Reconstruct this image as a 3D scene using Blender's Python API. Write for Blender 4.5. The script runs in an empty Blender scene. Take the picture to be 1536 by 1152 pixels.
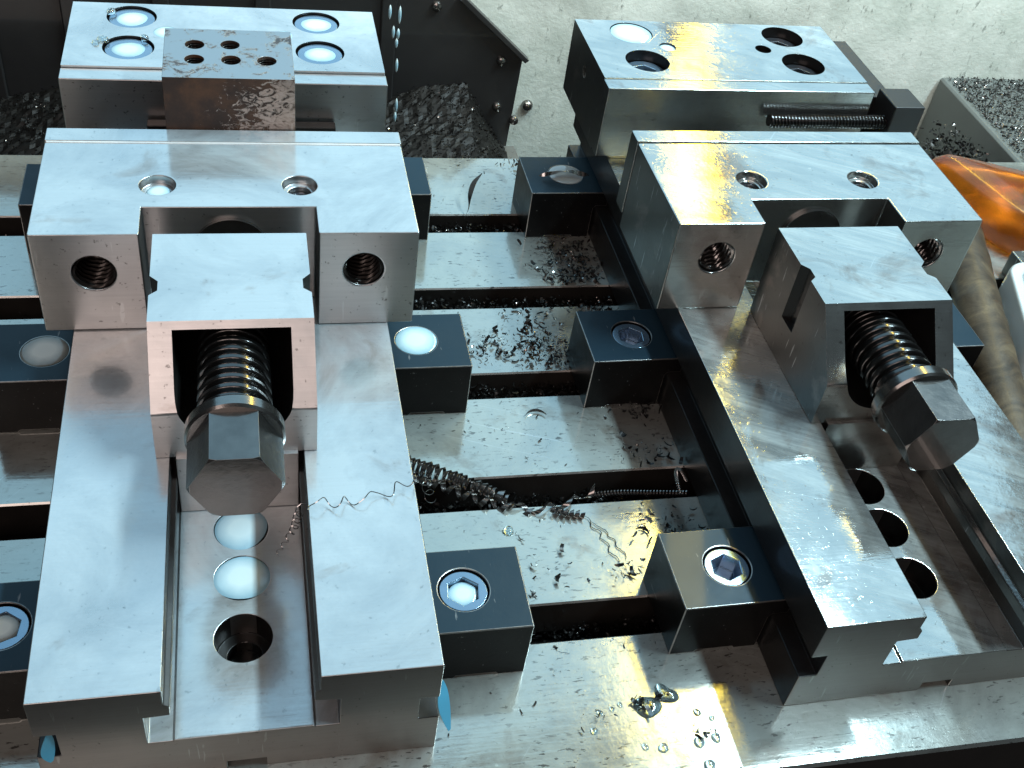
import bpy, bmesh, math, random
from mathutils import Vector, Matrix, noise
random.seed(7)
sc = bpy.context.scene
MM = 0.001
PI = math.pi

# ------------------------------------------------------------------ camera
cd = bpy.data.cameras.new('camera'); cam = bpy.data.objects.new('camera', cd)
sc.collection.objects.link(cam); sc.camera = cam
_p, _y, _r = [math.radians(a) for a in (42.55, 17.48, 9.83)]
fwd = Vector((math.sin(_y)*math.cos(_p), math.cos(_y)*math.cos(_p), -math.sin(_p)))
rg = fwd.cross(Vector((0, 0, 1))).normalized(); up = rg.cross(fwd)
r2 = rg*math.cos(_r) + up*math.sin(_r); u2 = -rg*math.sin(_r) + up*math.cos(_r)
M = Matrix((r2, u2, -fwd)).transposed().to_4x4()
M.translation = Vector((8.21, -198.1, 369.1))*MM
cam.matrix_world = M
cd.sensor_width = 36; cd.lens = 1681.07/1536*36
cd.clip_start = 0.01; cd.clip_end = 50

# ------------------------------------------------------------------ world, lamps, exposure
w = bpy.data.worlds.new('World'); sc.world = w; w.use_nodes = True
bg = w.node_tree.nodes['Background']
bg.inputs['Color'].default_value = (0.80, 0.90, 0.95, 1); bg.inputs['Strength'].default_value = 0.02
sc.view_settings.view_transform = 'Standard'; sc.view_settings.look = 'None'
sc.view_settings.exposure = 0.32; sc.view_settings.gamma = 1.0

def lamp(name, loc, target, sx, sy, watts, col, roll=None):
    ld = bpy.data.lights.new(name, 'AREA'); ld.shape = 'RECTANGLE'; ld.size = sx; ld.size_y = sy
    ld.energy = watts; ld.color = col
    o = bpy.data.objects.new(name, ld); sc.collection.objects.link(o)
    loc = Vector(loc); d = (Vector(target)-loc).normalized()
    z = -d
    yax = (roll - roll.dot(z)*z).normalized() if roll else (Vector((0, 0, 1)) - z.z*z).normalized()
    x = yax.cross(z)
    m = Matrix((x, yax, z)).transposed().to_4x4(); m.translation = loc; o.matrix_world = m
    return o
# work light tube of the machine, running away from the camera above the right side
lamp('warm_light_tube', (0.815, 1.365, 1.035), (0.815-.432, 1.365+.127, 0.135), 0.06, 1.75, 6.4, (1.0, 0.70, 0.06), Vector((0.2815, 0.9596, 0)))
lamp('cool_light_tube', (0.72, 0.22, 1.05), (0.15, 0.22, 0.0), 0.07, 0.9, 18.5, (0.64, 0.89, 1.0), Vector((0.0, 1, 0)))
# added lamp out of view, brightening the back wall
lamp('added_wall_fill', (0.42, 0.375, 0.42), (0.42, 0.60, 0.37), 0.9, 0.3, 5.5, (0.93, 1.0, 0.93))
# unseen window daylight behind and above, split to show the warm tube between
lamp('window_daylight', (0.005, 1.22, 0.95), (0.005, 0.15, 0.0), 1.5, 1.45, 6.4, (0.42, 0.76, 1.0), Vector((0.155, -0.65, 0.74)))
lamp('window_daylight', (1.085, 1.22, 0.95), (1.085, 0.15, 0.0), 0.5, 1.45, 2.1, (0.43, 0.77, 1.0), Vector((0.155, -0.65, 0.74)))
# added warm fill lamp behind the camera, lifting the front faces
lamp('added_front_fill', (-0.5, -1.3, 1.2), (0.1, 0.2, 0.05), 1.4, 1.0, 8.5, (1.0, 0.80, 0.74))

# ------------------------------------------------------------------ materials
def nt(name):
    m = bpy.data.materials.new(name); m.use_nodes = True
    t = m.node_tree; b = t.nodes['Principled BSDF']; return m, t, b
def N(t, kind, **kw):
    n = t.nodes.new(kind)
    for k, v in kw.items(): setattr(n, k, v)
    return n
def coords(t, scale=(1, 1, 1)):
    c = N(t, 'ShaderNodeTexCoord'); mp = N(t, 'ShaderNodeMapping'); mp.inputs['Scale'].default_value = scale
    t.links.new(c.outputs['Object'], mp.inputs['Vector']); return mp.outputs['Vector']
def noise_n(t, vec, scale, detail=4, rough=.55, dist=0):
    n = N(t, 'ShaderNodeTexNoise'); n.inputs['Scale'].default_value = scale
    n.inputs['Detail'].default_value = detail; n.inputs['Roughness'].default_value = rough; n.inputs['Distortion'].default_value = dist
    t.links.new(vec, n.inputs['Vector']); return n.outputs['Fac']
def ramp(t, fac, stops):
    r = N(t, 'ShaderNodeValToRGB'); e = r.color_ramp.elements
    while len(e) < len(stops): e.new(.5)
    for el, (p, c) in zip(e, stops):
        el.position = p; el.color = c if len(c) == 4 else (*c, 1)
    t.links.new(fac, r.inputs['Fac']); return r.outputs['Color']
def g(v): return (v, v, v)
def mixc(t, fac, a, b, mode='MIX'):
    m = N(t, 'ShaderNodeMix', data_type='RGBA', blend_type=mode)
    for s, v in ((0, fac), (6, a), (7, b)):
        if hasattr(v, 'links') or hasattr(v, 'is_linked'): t.links.new(v, m.inputs[s])
        elif s == 0: m.inputs[0].default_value = v
        else: m.inputs[s].default_value = (*v, 1) if len(v) == 3 else v
    return m.outputs[2]
def math_n(t, op, a, b=0.0, clamp=False):
    m = N(t, 'ShaderNodeMath', operation=op); m.use_clamp = clamp
    for i, v in ((0, a), (1, b)):
        if hasattr(v, 'is_linked'): t.links.new(v, m.inputs[i])
        else: m.inputs[i].default_value = v
    return m.outputs[0]
def upmask(t):
    gm = N(t, 'ShaderNodeNewGeometry'); s = N(t, 'ShaderNodeSeparateXYZ')
    t.links.new(gm.outputs['Normal'], s.inputs[0])
    return math_n(t, 'MULTIPLY_ADD' if False else 'MULTIPLY', math_n(t, 'SUBTRACT', s.outputs['Z'], .8), 6, True)
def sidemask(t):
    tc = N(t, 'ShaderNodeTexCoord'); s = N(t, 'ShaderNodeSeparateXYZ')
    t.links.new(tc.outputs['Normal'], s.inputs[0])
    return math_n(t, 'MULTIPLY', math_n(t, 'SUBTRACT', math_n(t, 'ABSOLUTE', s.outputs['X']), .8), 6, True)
def bump(t, b, h, strength, dist, prev=None):
    bn = N(t, 'ShaderNodeBump'); bn.inputs['Strength'].default_value = strength; bn.inputs['Distance'].default_value = dist
    t.links.new(h, bn.inputs['Height'])
    if prev is not None: t.links.new(prev, bn.inputs['Normal'])
    t.links.new(bn.outputs['Normal'], b.inputs['Normal']); return bn.outputs['Normal']

def rotvec(t, rot, scale):
    c = N(t, 'ShaderNodeTexCoord'); mp = N(t, 'ShaderNodeMapping'); mp.inputs['Rotation'].default_value = (0, 0, rot); mp.inputs['Scale'].default_value = scale
    m0 = N(t, 'ShaderNodeMapping'); m0.inputs['Rotation'].default_value = (0, 0, rot)
    t.links.new(c.outputs['Object'], m0.inputs['Vector']); mp.inputs['Rotation'].default_value = (0, 0, 0)
    t.links.new(m0.outputs['Vector'], mp.inputs['Vector']); return mp.outputs['Vector']
def steel(name, base=(.56, .55, .54), dark=(.30, .27, .25), rough=.20, metal=.95, wet=.9, brush=(30, 900, 900), spots=.62, dots=True, film=(.60, .71, .76), filmw=.64, smear=.0, scr=.5, fleck=0):
    """ground steel; coolant leaves a thin milky film and a mirror gloss on faces that lie level"""
    m, t, b = nt(name)
    v = coords(t); vb = coords(t, brush)
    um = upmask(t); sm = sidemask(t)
    br = noise_n(t, vb, 1, 3, .6)
    st = noise_n(t, v, 34, 6, .62, .6)
    fine = noise_n(t, v, 420, 4, .6)
    c1 = mixc(t, math_n(t, 'MULTIPLY', br, .55), base, tuple(x*.62 for x in base))
    c1 = mixc(t, math_n(t, 'MULTIPLY', sm, .85), c1, tuple(x*.16 for x in base))  # side faces darkened: shade of their dim reflections put into the colour
    stm = ramp(t, st, [(spots, g(0)), (spots+.12, g(1))])
    c2 = mixc(t, math_n(t, 'MULTIPLY', stm, .75), c1, dark)
    if dots:
        dm = ramp(t, fine, [(.30, g(1)), (.36, g(0))])
        c2 = mixc(t, math_n(t, 'MULTIPLY', dm, .7), c2, tuple(x*.35 for x in dark))
    # milky film, dried splashes, smears
    fn = ramp(t, noise_n(t, v, 18, 6, .65, .6), [(.28, g(.25)), (.60, g(1))])
    if smear:
        fn = mixc(t, smear, fn, ramp(t, noise_n(t, rotvec(t, .5, (16, 130, 60)), 1, 6, .7, .8), [(.30, g(.1)), (.62, g(1))]), 'MULTIPLY')
    fm = math_n(t, 'MULTIPLY', math_n(t, 'MULTIPLY', um, fn), math_n(t, 'MULTIPLY', math_n(t, 'ADD', .86, math_n(t, 'MULTIPLY', br, .28)), filmw))
    vo = N(t, 'ShaderNodeTexVoronoi'); vo.inputs['Scale'].default_value = 75; vo.inputs['Randomness'].default_value = 1; t.links.new(v, vo.inputs['Vector'])
    dr = math_n(t, 'MULTIPLY', ramp(t, vo.outputs['Distance'], [(.05, g(1)), (.11, g(0))]), ramp(t, noise_n(t, v, 40, 2), [(.5, g(0)), (.6, g(1))]))
    dr = math_n(t, 'MULTIPLY', math_n(t, 'MULTIPLY', dr, um), .6)
    fm = math_n(t, 'MAXIMUM', fm, dr)
    c3 = mixc(t, fm, c2, film)
    c3 = mixc(t, math_n(t, 'MULTIPLY', math_n(t, 'MULTIPLY', stm, um), .45), c3, (.33, .26, .21))
    if fleck:
        fk = ramp(t, noise_n(t, coords(t, (190, 620, 600)), 1, 4, .6, .3), [(.60, g(0)), (.64, g(1))])
        fk = math_n(t, 'MULTIPLY', fk, ramp(t, noise_n(t, v, 28, 3), [(.40, g(.15)), (.60, g(1))]))
        c3 = mixc(t, math_n(t, 'MULTIPLY', fk, fleck), c3, (.07, .065, .06))
    # scratches
    s1 = ramp(t, noise_n(t, rotvec(t, .35, (9, 700, 40)), 1, 3, .5), [(.70, g(0)), (.73, g(1))])
    s2 = ramp(t, noise_n(t, rotvec(t, -.9, (14, 800, 40)), 1, 3, .5), [(.71, g(0)), (.74, g(1))])
    sx = math_n(t, 'MAXIMUM', s1, s2)
    c3 = mixc(t, math_n(t, 'MULTIPLY', sx, scr*.6), c3, (.75, .78, .78))
    t.links.new(c3, b.inputs['Base Color'])
    mt = math_n(t, 'SUBTRACT', metal, math_n(t, 'MULTIPLY', fm, 1.0), True)
    t.links.new(mt, b.inputs['Metallic'])
    ro = math_n(t, 'ADD', rough-.08, math_n(t, 'MULTIPLY', noise_n(t, v, 60, 5, .6), .15))
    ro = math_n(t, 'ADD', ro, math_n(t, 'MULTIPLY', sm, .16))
    ro = math_n(t, 'ADD', ro, math_n(t, 'MULTIPLY', math_n(t, 'SUBTRACT', 1.0, um), .13))
    t.links.new(ro, b.inputs['Roughness'])
    cw = math_n(t, 'MULTIPLY', um, wet); t.links.new(math_n(t, 'ADD', cw, .04), b.inputs['Coat Weight'])
    t.links.new(ramp(t, noise_n(t, v, 25, 4), [(.35, g(.03)), (.7, g(.10))]), b.inputs['Coat Roughness'])
    n1 = bump(t, b, br, .10, .0004)
    n2 = bump(t, b, noise_n(t, v, 160, 4, .6), .08, .0008, n1)
    bump(t, b, math_n(t, 'SUBTRACT', ramp(t, fine, [(.28, g(0)), (.36, g(1))]), math_n(t, 'MULTIPLY', sx, .35)), .05, .0004, n2)
    return m

def simple(name, col, rough=.5, metal=0, coat=0, noise_amt=.25, nscale=80, bumpS=.1, **kw):
    m, t, b = nt(name); v = coords(t)
    n = noise_n(t, v, nscale, 5, .6)
    t.links.new(mixc(t, n, tuple(c*(1-noise_amt) for c in col), tuple(min(1, c*(1+noise_amt)) for c in col)), b.inputs['Base Color'])
    t.links.new(math_n(t, 'ADD', rough*.75, math_n(t, 'MULTIPLY', n, rough*.5)), b.inputs['Roughness'])
    b.inputs['Metallic'].default_value = metal; b.inputs['Coat Weight'].default_value = coat; b.inputs['Coat Roughness'].default_value = .06
    for k, x in kw.items(): b.inputs[k.replace('_', ' ')].default_value = x
    bump(t, b, noise_n(t, v, nscale*4, 3, .6), bumpS, .0006)
    return m

MT = {}
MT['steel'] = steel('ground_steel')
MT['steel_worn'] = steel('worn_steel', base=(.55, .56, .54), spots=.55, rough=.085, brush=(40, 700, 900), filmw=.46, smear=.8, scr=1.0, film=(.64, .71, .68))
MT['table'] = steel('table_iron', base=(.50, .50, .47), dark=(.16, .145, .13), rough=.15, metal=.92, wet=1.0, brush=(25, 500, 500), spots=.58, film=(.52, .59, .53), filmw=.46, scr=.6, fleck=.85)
MT['shaded_end'] = steel('shaded_end_steel', base=(.36, .33, .31), spots=.58, rough=.26)  # darker copy of the steel, shade of the body ends in its colour
MT['dark_steel'] = simple('dark_oiled_steel', (.10, .095, .09), .30, .85, .5, .35, 120, .15)
MT['screw'] = simple('oiled_screw_steel', (.085, .082, .08), .20, .95, .5, .2, 60, .02)
MT['hex'] = simple('worn_hex_steel', (.22, .21, .20), .20, .95, .5, .35, 90, .08)
MT['hex_dark'] = simple('oily_hex_steel', (.14, .135, .13), .24, .9, .5, .5, 110, .12)
MT['bolt'] = simple('black_oxide_bolt', (.09, .10, .12), .22, .8, .9, .3, 100, .1)
MT['bolt_blue'] = simple('wet_bolt_head', (.22, .33, .45), .20, .7, 1.0, .25, 80, .05)  # blue of the reflecting coolant surface put into the head colour
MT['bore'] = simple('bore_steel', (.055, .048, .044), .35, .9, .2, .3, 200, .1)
MT['flank'] = simple('shaded_flank', (.035, .034, .034), .36, .6, .1, .4, 60, .1)  # near-black tone carries the shade on the body flanks
MT['slot_wall'] = simple('oily_shaded_slot', (.028, .025, .022), .45, .3, .1, .4, 60, .2)  # slot oil, with the shade inside the slots added to the tone
MT['oily_shaded'] = simple('oily_shaded_recess', (.020, .019, .018), .4, .3, .2, .3, 100, .1)  # oil plus the shade of deep pockets, both in the colour
MT['chip'] = simple('steel_chip', (.30, .28, .27), .22, .95, .3, .6, 300, .0)
MT['chip_dark'] = simple('dark_chip', (.012, .0115, .011), .40, .2, .15, .7, 300, .0)
MT['chip_wire'] = simple('bright_chip_wire', (.50, .49, .48), .20, .95, .3, .3, 300, .0)
MT['heap'] = simple('wet_black_chips', (.006, .0055, .005), .5, .0, .0, .5, 300, .0)
MT['heap'].node_tree.nodes['Principled BSDF'].inputs['Specular IOR Level'].default_value = .2
MT['wood'] = None
# black clamp: blued steel
def clampmat():
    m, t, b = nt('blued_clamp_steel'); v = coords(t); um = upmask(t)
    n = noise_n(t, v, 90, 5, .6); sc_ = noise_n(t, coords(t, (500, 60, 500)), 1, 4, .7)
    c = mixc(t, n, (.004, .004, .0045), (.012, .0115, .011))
    c = mixc(t, math_n(t, 'MULTIPLY', um, .75), c, (.022, .050, .074))  # level tops bluer: oxide tint plus reflected sheen put into the colour
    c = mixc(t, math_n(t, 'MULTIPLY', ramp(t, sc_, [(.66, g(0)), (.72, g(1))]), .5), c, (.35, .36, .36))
    t.links.new(c, b.inputs['Base Color']); b.inputs['Metallic'].default_value = .15
    t.links.new(math_n(t, 'ADD', .26, math_n(t, 'MULTIPLY', n, .25)), b.inputs['Roughness'])
    t.links.new(math_n(t, 'ADD', math_n(t, 'MULTIPLY', um, .10), .0), b.inputs['Coat Weight']); b.inputs['Coat Roughness'].default_value = .05
    bump(t, b, noise_n(t, v, 300, 4, .6), .1, .0006); return m
MT['worn_edge'] = simple('worn_bright_edge', (.32, .31, .30), .3, .85, .2, .7, 160, .1)
MT['clamp'] = clampmat(); MT['clamp'].node_tree.nodes['Principled BSDF'].inputs['Specular IOR Level'].default_value = .15
# milky coolant
def coolant(name='milky_coolant', mid=(.72, .86, .88), rim=(.30, .50, .60), a0=.42, a1=1.02):
    """milk thins out towards the rim of a pool, where the dark ground shows through"""
    m, t, b = nt(name); c = N(t, 'ShaderNodeTexCoord'); mp = N(t, 'ShaderNodeMapping'); mp.inputs['Location'].default_value = (-1, -1, 0); mp.inputs['Scale'].default_value = (2, 2, 0)
    t.links.new(c.outputs['Generated'], mp.inputs['Vector'])
    ln = N(t, 'ShaderNodeVectorMath', operation='LENGTH'); t.links.new(mp.outputs['Vector'], ln.inputs[0])
    f = math_n(t, 'ADD', ln.outputs['Value'], math_n(t, 'MULTIPLY', math_n(t, 'SUBTRACT', noise_n(t, coords(t), 160, 4), .5), .25))
    t.links.new(ramp(t, f, [(a0, mid), (a1, rim)]), b.inputs['Base Color'])
    b.inputs['Roughness'].default_value = .12; b.inputs['IOR'].default_value = 1.36
    b.inputs['Coat Weight'].default_value = .5; b.inputs['Coat Roughness'].default_value = .03
    return m
MT['coolant'] = coolant()
MT['coolant_cream'] = coolant('cream_coolant', (.80, .80, .70), (.22, .24, .22), .45, .95)
MT['coolant_bead'] = simple('dried_coolant', (.72, .70, .68), .4, 0, .3, .3, 120, .5)
MT['coolant_grey'] = simple('murky_coolant', (.40, .44, .44), .12, 0, .8, .2, 60, .0)
def clear():
    m, t, b = nt('clear_coolant'); b.inputs['Base Color'].default_value = (.80, .92, .95, 1)
    b.inputs['Roughness'].default_value = .02; b.inputs['IOR'].default_value = 1.33; b.inputs['Transmission Weight'].default_value = .95
    return m
MT['clear'] = clear()
MT['puddle'] = clear(); MT['puddle'].node_tree.nodes['Principled BSDF'].inputs['Base Color'].default_value = (.42, .50, .52, 1)
# rusty work piece
def objx(t):
    c = N(t, 'ShaderNodeTexCoord'); sp_ = N(t, 'ShaderNodeSeparateXYZ'); t.links.new(c.outputs['Object'], sp_.inputs[0]); return math_n(t, 'SUBTRACT', sp_.outputs['X'], math_n(t, 'MULTIPLY', math_n(t, 'SUBTRACT', sp_.outputs['Z'], .022), .6))
def rusty():
    m, t, b = nt('rusty_steel'); v = coords(t); um = upmask(t)
    a = noise_n(t, v, 95, 8, .68, .8); big = noise_n(t, v, 26, 3, .5, .3); f = noise_n(t, coords(t, (260, 260, 420)), 1, 6, .7, 1.2)
    rust = ramp(t, noise_n(t, v, 48, 7, .7), [(.30, (.020, .012, .010)), (.48, (.050, .024, .015)), (.64, (.11, .048, .022)), (.78, (.07, .034, .02))])
    bare = ramp(t, f, [(.35, (.20, .14, .11)), (.6, (.40, .32, .28))])
    side = ramp(t, math_n(t, 'ADD', math_n(t, 'MULTIPLY', f, .72), math_n(t, 'ADD', math_n(t, 'MULTIPLY', big, .40), math_n(t, 'MULTIPLY', objx(t), 4.5))), [(.56, g(0)), (.595, g(1))])
    topm = ramp(t, math_n(t, 'ADD', math_n(t, 'MULTIPLY', a, .7), math_n(t, 'MULTIPLY', f, .3)), [(.40, g(0)), (.46, g(1))])
    fac = mixc(t, um, side, topm)
    bare2 = mixc(t, um, bare, (.46, .46, .46))
    t.links.new(mixc(t, fac, rust, bare2), b.inputs['Base Color'])
    t.links.new(math_n(t, 'MULTIPLY', fac, .85), b.inputs['Metallic'])
    t.links.new(math_n(t, 'SUBTRACT', .62, math_n(t, 'MULTIPLY', fac, .30)), b.inputs['Roughness'])
    t.links.new(math_n(t, 'MULTIPLY', um, .8), b.inputs['Coat Weight']); b.inputs['Coat Roughness'].default_value = .06
    bump(t, b, fac, .35, .0006); return m
MT['rust'] = rusty()
def wallmat():
    m, t, b = nt('speckled_painted_casting'); v = coords(t)
    n = noise_n(t, v, 22, 8, .7); sp = noise_n(t, coords(t, (1, 1, .45)), 170, 5, .75)
    c = ramp(t, n, [(.35, (.50, .55, .50)), (.65, (.70, .74, .69))])
    c = mixc(t, math_n(t, 'MULTIPLY', ramp(t, sp, [(.30, g(1)), (.40, g(0))]), .8), c, (.12, .135, .12))
    c = mixc(t, math_n(t, 'MULTIPLY', ramp(t, noise_n(t, v, 9, 5, .6), [(.50, g(0)), (.66, g(1))]), .55), c, (.27, .29, .26))
    t.links.new(c, b.inputs['Base Color']); b.inputs['Roughness'].default_value = .45
    bump(t, b, noise_n(t, v, 240, 6, .7), .35, .0015); return m
MT['wall'] = wallmat()
MT['guard'] = simple('dark_sheet_metal', (.045, .045, .046), .38, .6, .2, .5, 12, .05)
MT['grey_paint'] = simple('grey_painted_casting', (.10, .11, .105), .5, 0, .1, .2, 40, .2)
MT['tray'] = simple('dirty_tray', (.16, .155, .145), .35, .4, .4, .5, 25, .2)
MT['amber'] = None
m, t, b = nt('amber_plastic'); b.inputs['Base Color'].default_value = (.80, .22, .012, 1); b.inputs['Roughness'].default_value = .26
b.inputs['Transmission Weight'].default_value = .93; b.inputs['IOR'].default_value = 1.46
b.inputs['Coat Weight'].default_value = .3; bump(t, b, noise_n(t, coords(t), 60, 4), .15, .002); MT['amber'] = m
m, t, b = nt('greasy_wood'); v = coords(t, (60, 60, 12)); n = noise_n(t, v, 1, 7, .65, 1.0); n2 = noise_n(t, coords(t), 30, 6, .65)
c = ramp(t, n, [(.30, (.018, .012, .007)), (.5, (.065, .043, .024)), (.68, (.13, .092, .052))])
c = mixc(t, math_n(t, 'MULTIPLY', ramp(t, n2, [(.54, g(0)), (.66, g(1))]), .85), c, (.05, .04, .03))
t.links.new(c, b.inputs['Base Color']); b.inputs['Roughness'].default_value = .55; b.inputs['Coat Weight'].default_value = .08; b.inputs['Coat Roughness'].default_value = .3
bump(t, b, n2, .5, .002); MT['wood'] = m
MT['white_plastic'] = simple('white_plastic', (.70, .76, .76), .3, 0, .3, .1, 30, .05)
MT['blue_film'] = simple('blue_plastic_film', (.10, .42, .62), .3, 0, .4, .1, 30, .05)
MT['black_rod'] = simple('black_stud_steel', (.05, .048, .046), .25, .85, .4, .3, 200, .05)
MT['stop'] = simple('dark_stop_steel', (.022, .021, .021), .4, .2, .2, .35, 90, .15)

# ------------------------------------------------------------------ builders (millimetres in, metres out)
def link(o): sc.collection.objects.link(o); return o
def empty(name, loc=(0, 0, 0), rz=0):
    o = link(bpy.data.objects.new(name, None)); o.location = Vector(loc)*MM; o.rotation_euler.z = rz; o.empty_display_size = .02; return o
def tag(o, label=None, cat=None, group=None, kind=None):
    for k, v in (('label', label), ('category', cat), ('group', group), ('kind', kind)):
        if v: o[k] = v
    return o
def meshobj(name, me, mat, parent=None, smooth=30, keep=False):
    if smooth:
        me.polygons.foreach_set('use_smooth', [True]*len(me.polygons)); me.set_sharp_from_angle(angle=math.radians(smooth))
    if not keep: me.materials.clear(); me.materials.append(MT[mat] if isinstance(mat, str) else mat)
    o = link(bpy.data.objects.new(name, me))
    if parent: o.parent = parent
    return o
def finish(name, bm, mat, parent=None, smooth=30, scale=MM):
    bmesh.ops.recalc_face_normals(bm, faces=bm.faces)
    if scale != 1: bmesh.ops.scale(bm, vec=(scale,)*3, verts=bm.verts)
    me = bpy.data.meshes.new(name); bm.to_mesh(me); bm.free()
    return meshobj(name, me, mat, parent, smooth)
def paint(o, mat, test):
    me = o.data; me.materials.append(MT[mat]); k_ = len(me.materials)-1
    for p in me.polygons:
        if test(p.center/MM, p.normal): p.material_index = k_
def bm_box(bm, x0, x1, y0, y1, z0, z1):
    v = [bm.verts.new((x, y, z)) for z in (z0, z1) for x, y in ((x0, y0), (x1, y0), (x1, y1), (x0, y1))]
    for f in ((0, 3, 2, 1), (4, 5, 6, 7), (0, 1, 5, 4), (1, 2, 6, 5), (2, 3, 7, 6), (3, 0, 4, 7)): bm.faces.new([v[i] for i in f])
    return bm
def bm_prism(bm, prof, axis, a, b):
    """prof: list of 2D points, extruded along axis (0=x: prof is (y,z), 1=y: prof is (x,z), 2=z: prof is (x,y))"""
    def P(p, c):
        return {0: (c, p[0], p[1]), 1: (p[0], c, p[1]), 2: (p[0], p[1], c)}[axis]
    A = [bm.verts.new(P(p, a)) for p in prof]; B = [bm.verts.new(P(p, b)) for p in prof]; n = len(prof)
    bm.faces.new(A[::-1]); bm.faces.new(B)
    for i in range(n): bm.faces.new((A[i], A[(i+1) % n], B[(i+1) % n], B[i]))
    return bm
def circle(cx, cy, r, n=40, a0=0): return [(cx+r*math.cos(a0+2*PI*i/n), cy+r*math.sin(a0+2*PI*i/n)) for i in range(n)]
def box(*a): return bm_box(bmesh.new(), *a)
def prism(*a): return bm_prism(bmesh.new(), *a)
def cyl_z(x, y, r, z0, z1, n=40): return prism(circle(x, y, r, n), 2, z0, z1)
def cyl_y(x, z, r, y0, y1, n=40): return prism(circle(x, z, r, n), 1, y0, y1)
def cyl_x(y, z, r, x0, x1, n=32): return prism(circle(y, z, r, n), 0, x0, x1)
def tmp(bm):
    bmesh.ops.recalc_face_normals(bm, faces=bm.faces)
    me = bpy.data.meshes.new('t'); bm.to_mesh(me); bm.free(); o = link(bpy.data.objects.new('t', me)); return o
def solid(name, bm, cutters, mat, parent=None, bevel=.5, seg=2, smooth=30, unions=(), edge=None):
    o = tmp(bm); cs = []
    for op, lst in (('UNION', unions), ('DIFFERENCE', cutters)):
        for c in lst:
            co = tmp(c); cs.append(co); md = o.modifiers.new('b', 'BOOLEAN'); md.operation = op; md.object = co; md.solver = 'EXACT'
    if bevel:
        md = o.modifiers.new('v', 'BEVEL'); md.width = bevel; md.segments = seg; md.limit_method = 'ANGLE'; md.angle_limit = math.radians(28)
        md.use_clamp_overlap = True
        if edge: o.data.materials.append(MT[mat]); o.data.materials.append(MT[edge]); md.material = 1
    o.data.polygons.foreach_set('use_smooth', [True]*len(o.data.polygons))
    for c in cs: c.data.polygons.foreach_set('use_smooth', [True]*len(c.data.polygons))
    wn = o.modifiers.new('w', 'WEIGHTED_NORMAL'); wn.mode = 'FACE_AREA'; wn.weight = 100; wn.keep_sharp = False
    dg = bpy.context.evaluated_depsgraph_get(); dg.update()
    me = bpy.data.meshes.new_from_object(o.evaluated_get(dg)); me.name = name
    for x in cs+[o]:
        d = x.data; bpy.data.objects.remove(x); bpy.data.meshes.remove(d)
    me.transform(Matrix.Scale(MM, 4))
    ob = meshobj(name, me, mat, parent, 0, keep=bool(edge))
    return ob
def lathe(bm, prof, axis='z', c=(0, 0, 0), n=40, cap=True):
    """prof: (r, h) pairs; revolve about axis through c"""
    rings = []
    for r, h in prof:
        ring = []
        for i in range(n):
            a = 2*PI*i/n; ca, sa = r*math.cos(a), r*math.sin(a)
            q = {'z': (ca, sa, h), 'y': (ca, h, sa), 'x': (h, ca, sa)}[axis]
            ring.append(bm.verts.new((q[0]+c[0], q[1]+c[1], q[2]+c[2])))
        rings.append(ring)
    for A, B in zip(rings, rings[1:]):
        for i in range(n): bm.faces.new((A[i], A[(i+1) % n], B[(i+1) % n], B[i]))
    if cap: bm.faces.new(rings[0]); bm.faces.new(rings[-1])
    return bm
def helix_thread(r_out, depth, pitch, y0, y1, c, axis='y', n=40, per=10, inner=False):
    """true helical thread surface"""
    bm = bmesh.new(); steps = max(2, int((y1-y0)/pitch*per)); rings = []
    for j in range(steps+1):
        h = y0+(y1-y0)*j/steps; ring = []
        for i in range(n):
            a = 2*PI*i/n; ph = (h/pitch - i/n) % 1.0
            tri = abs(ph-.5)*2
            k = min(1, max(0, (tri-.36)/.34)); k = k*k*(3-2*k)
            r = r_out - depth*k
            ca, sa = r*math.cos(a), r*math.sin(a)
            q = {'y': (ca, h, sa), 'x': (h, ca, sa)}[axis]
            ring.append(bm.verts.new((q[0]+c[0], q[1]+c[1], q[2]+c[2])))
        rings.append(ring)
    for A, B in zip(rings, rings[1:]):
        for i in range(n): bm.faces.new((A[i], A[(i+1) % n], B[(i+1) % n], B[i]))
    if not inner: bm.faces.new(rings[0]); bm.faces.new(rings[-1])
    return bm
def socket_bolt(x, y, ztop, r, af, depth, mat, parent, length=6, name='bolt', rot=0):
    hexp = circle(x, y, af/math.sqrt(3), 6, rot)
    return solid(name, cyl_z(x, y, r, ztop-length, ztop, 36), [prism(hexp, 2, ztop-depth, ztop+2)], mat, parent, bevel=.5)
def pool(x, y, z, r, label, mat='coolant', dome=.6, loc=None, group=None, hexa=False, cat='coolant', name='coolant_pool', wob=.04, seed=0):
    """a little dome of liquid standing in a hole or on a face"""
    bm = bmesh.new(); n = 6 if hexa else 36; rings = []
    rnd = random.Random(seed)
    ph = [rnd.uniform(0, 6.28) for _ in range(3)]
    for k, (f, h) in enumerate(((1, -.35), (1, 0), (.93, .45), (.8, .75), (.55, .93), (.25, 1))):
        rings.append([bm.verts.new((r*f*(1+(0 if hexa else wob)*(math.sin(2*a+ph[0])+.6*math.sin(3*a+ph[1])))*math.cos(a), r*f*(1+(0 if hexa else wob)*(math.sin(2*a+ph[0])+.6*math.sin(3*a+ph[1])))*math.sin(a), h*dome)) for a in [2*PI*i/n+.26*hexa for i in range(n)]])
    for A, B in zip(rings, rings[1:]):
        for i in range(n): bm.faces.new((A[i], A[(i+1) % n], B[(i+1) % n], B[i]))
    bm.faces.new(rings[-1]); bm.faces.new(rings[0])
    o = finish(name, bm, mat, None, smooth=60); o.location = Vector((x, y, z))*MM
    return tag(o, label, cat, group)

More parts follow.
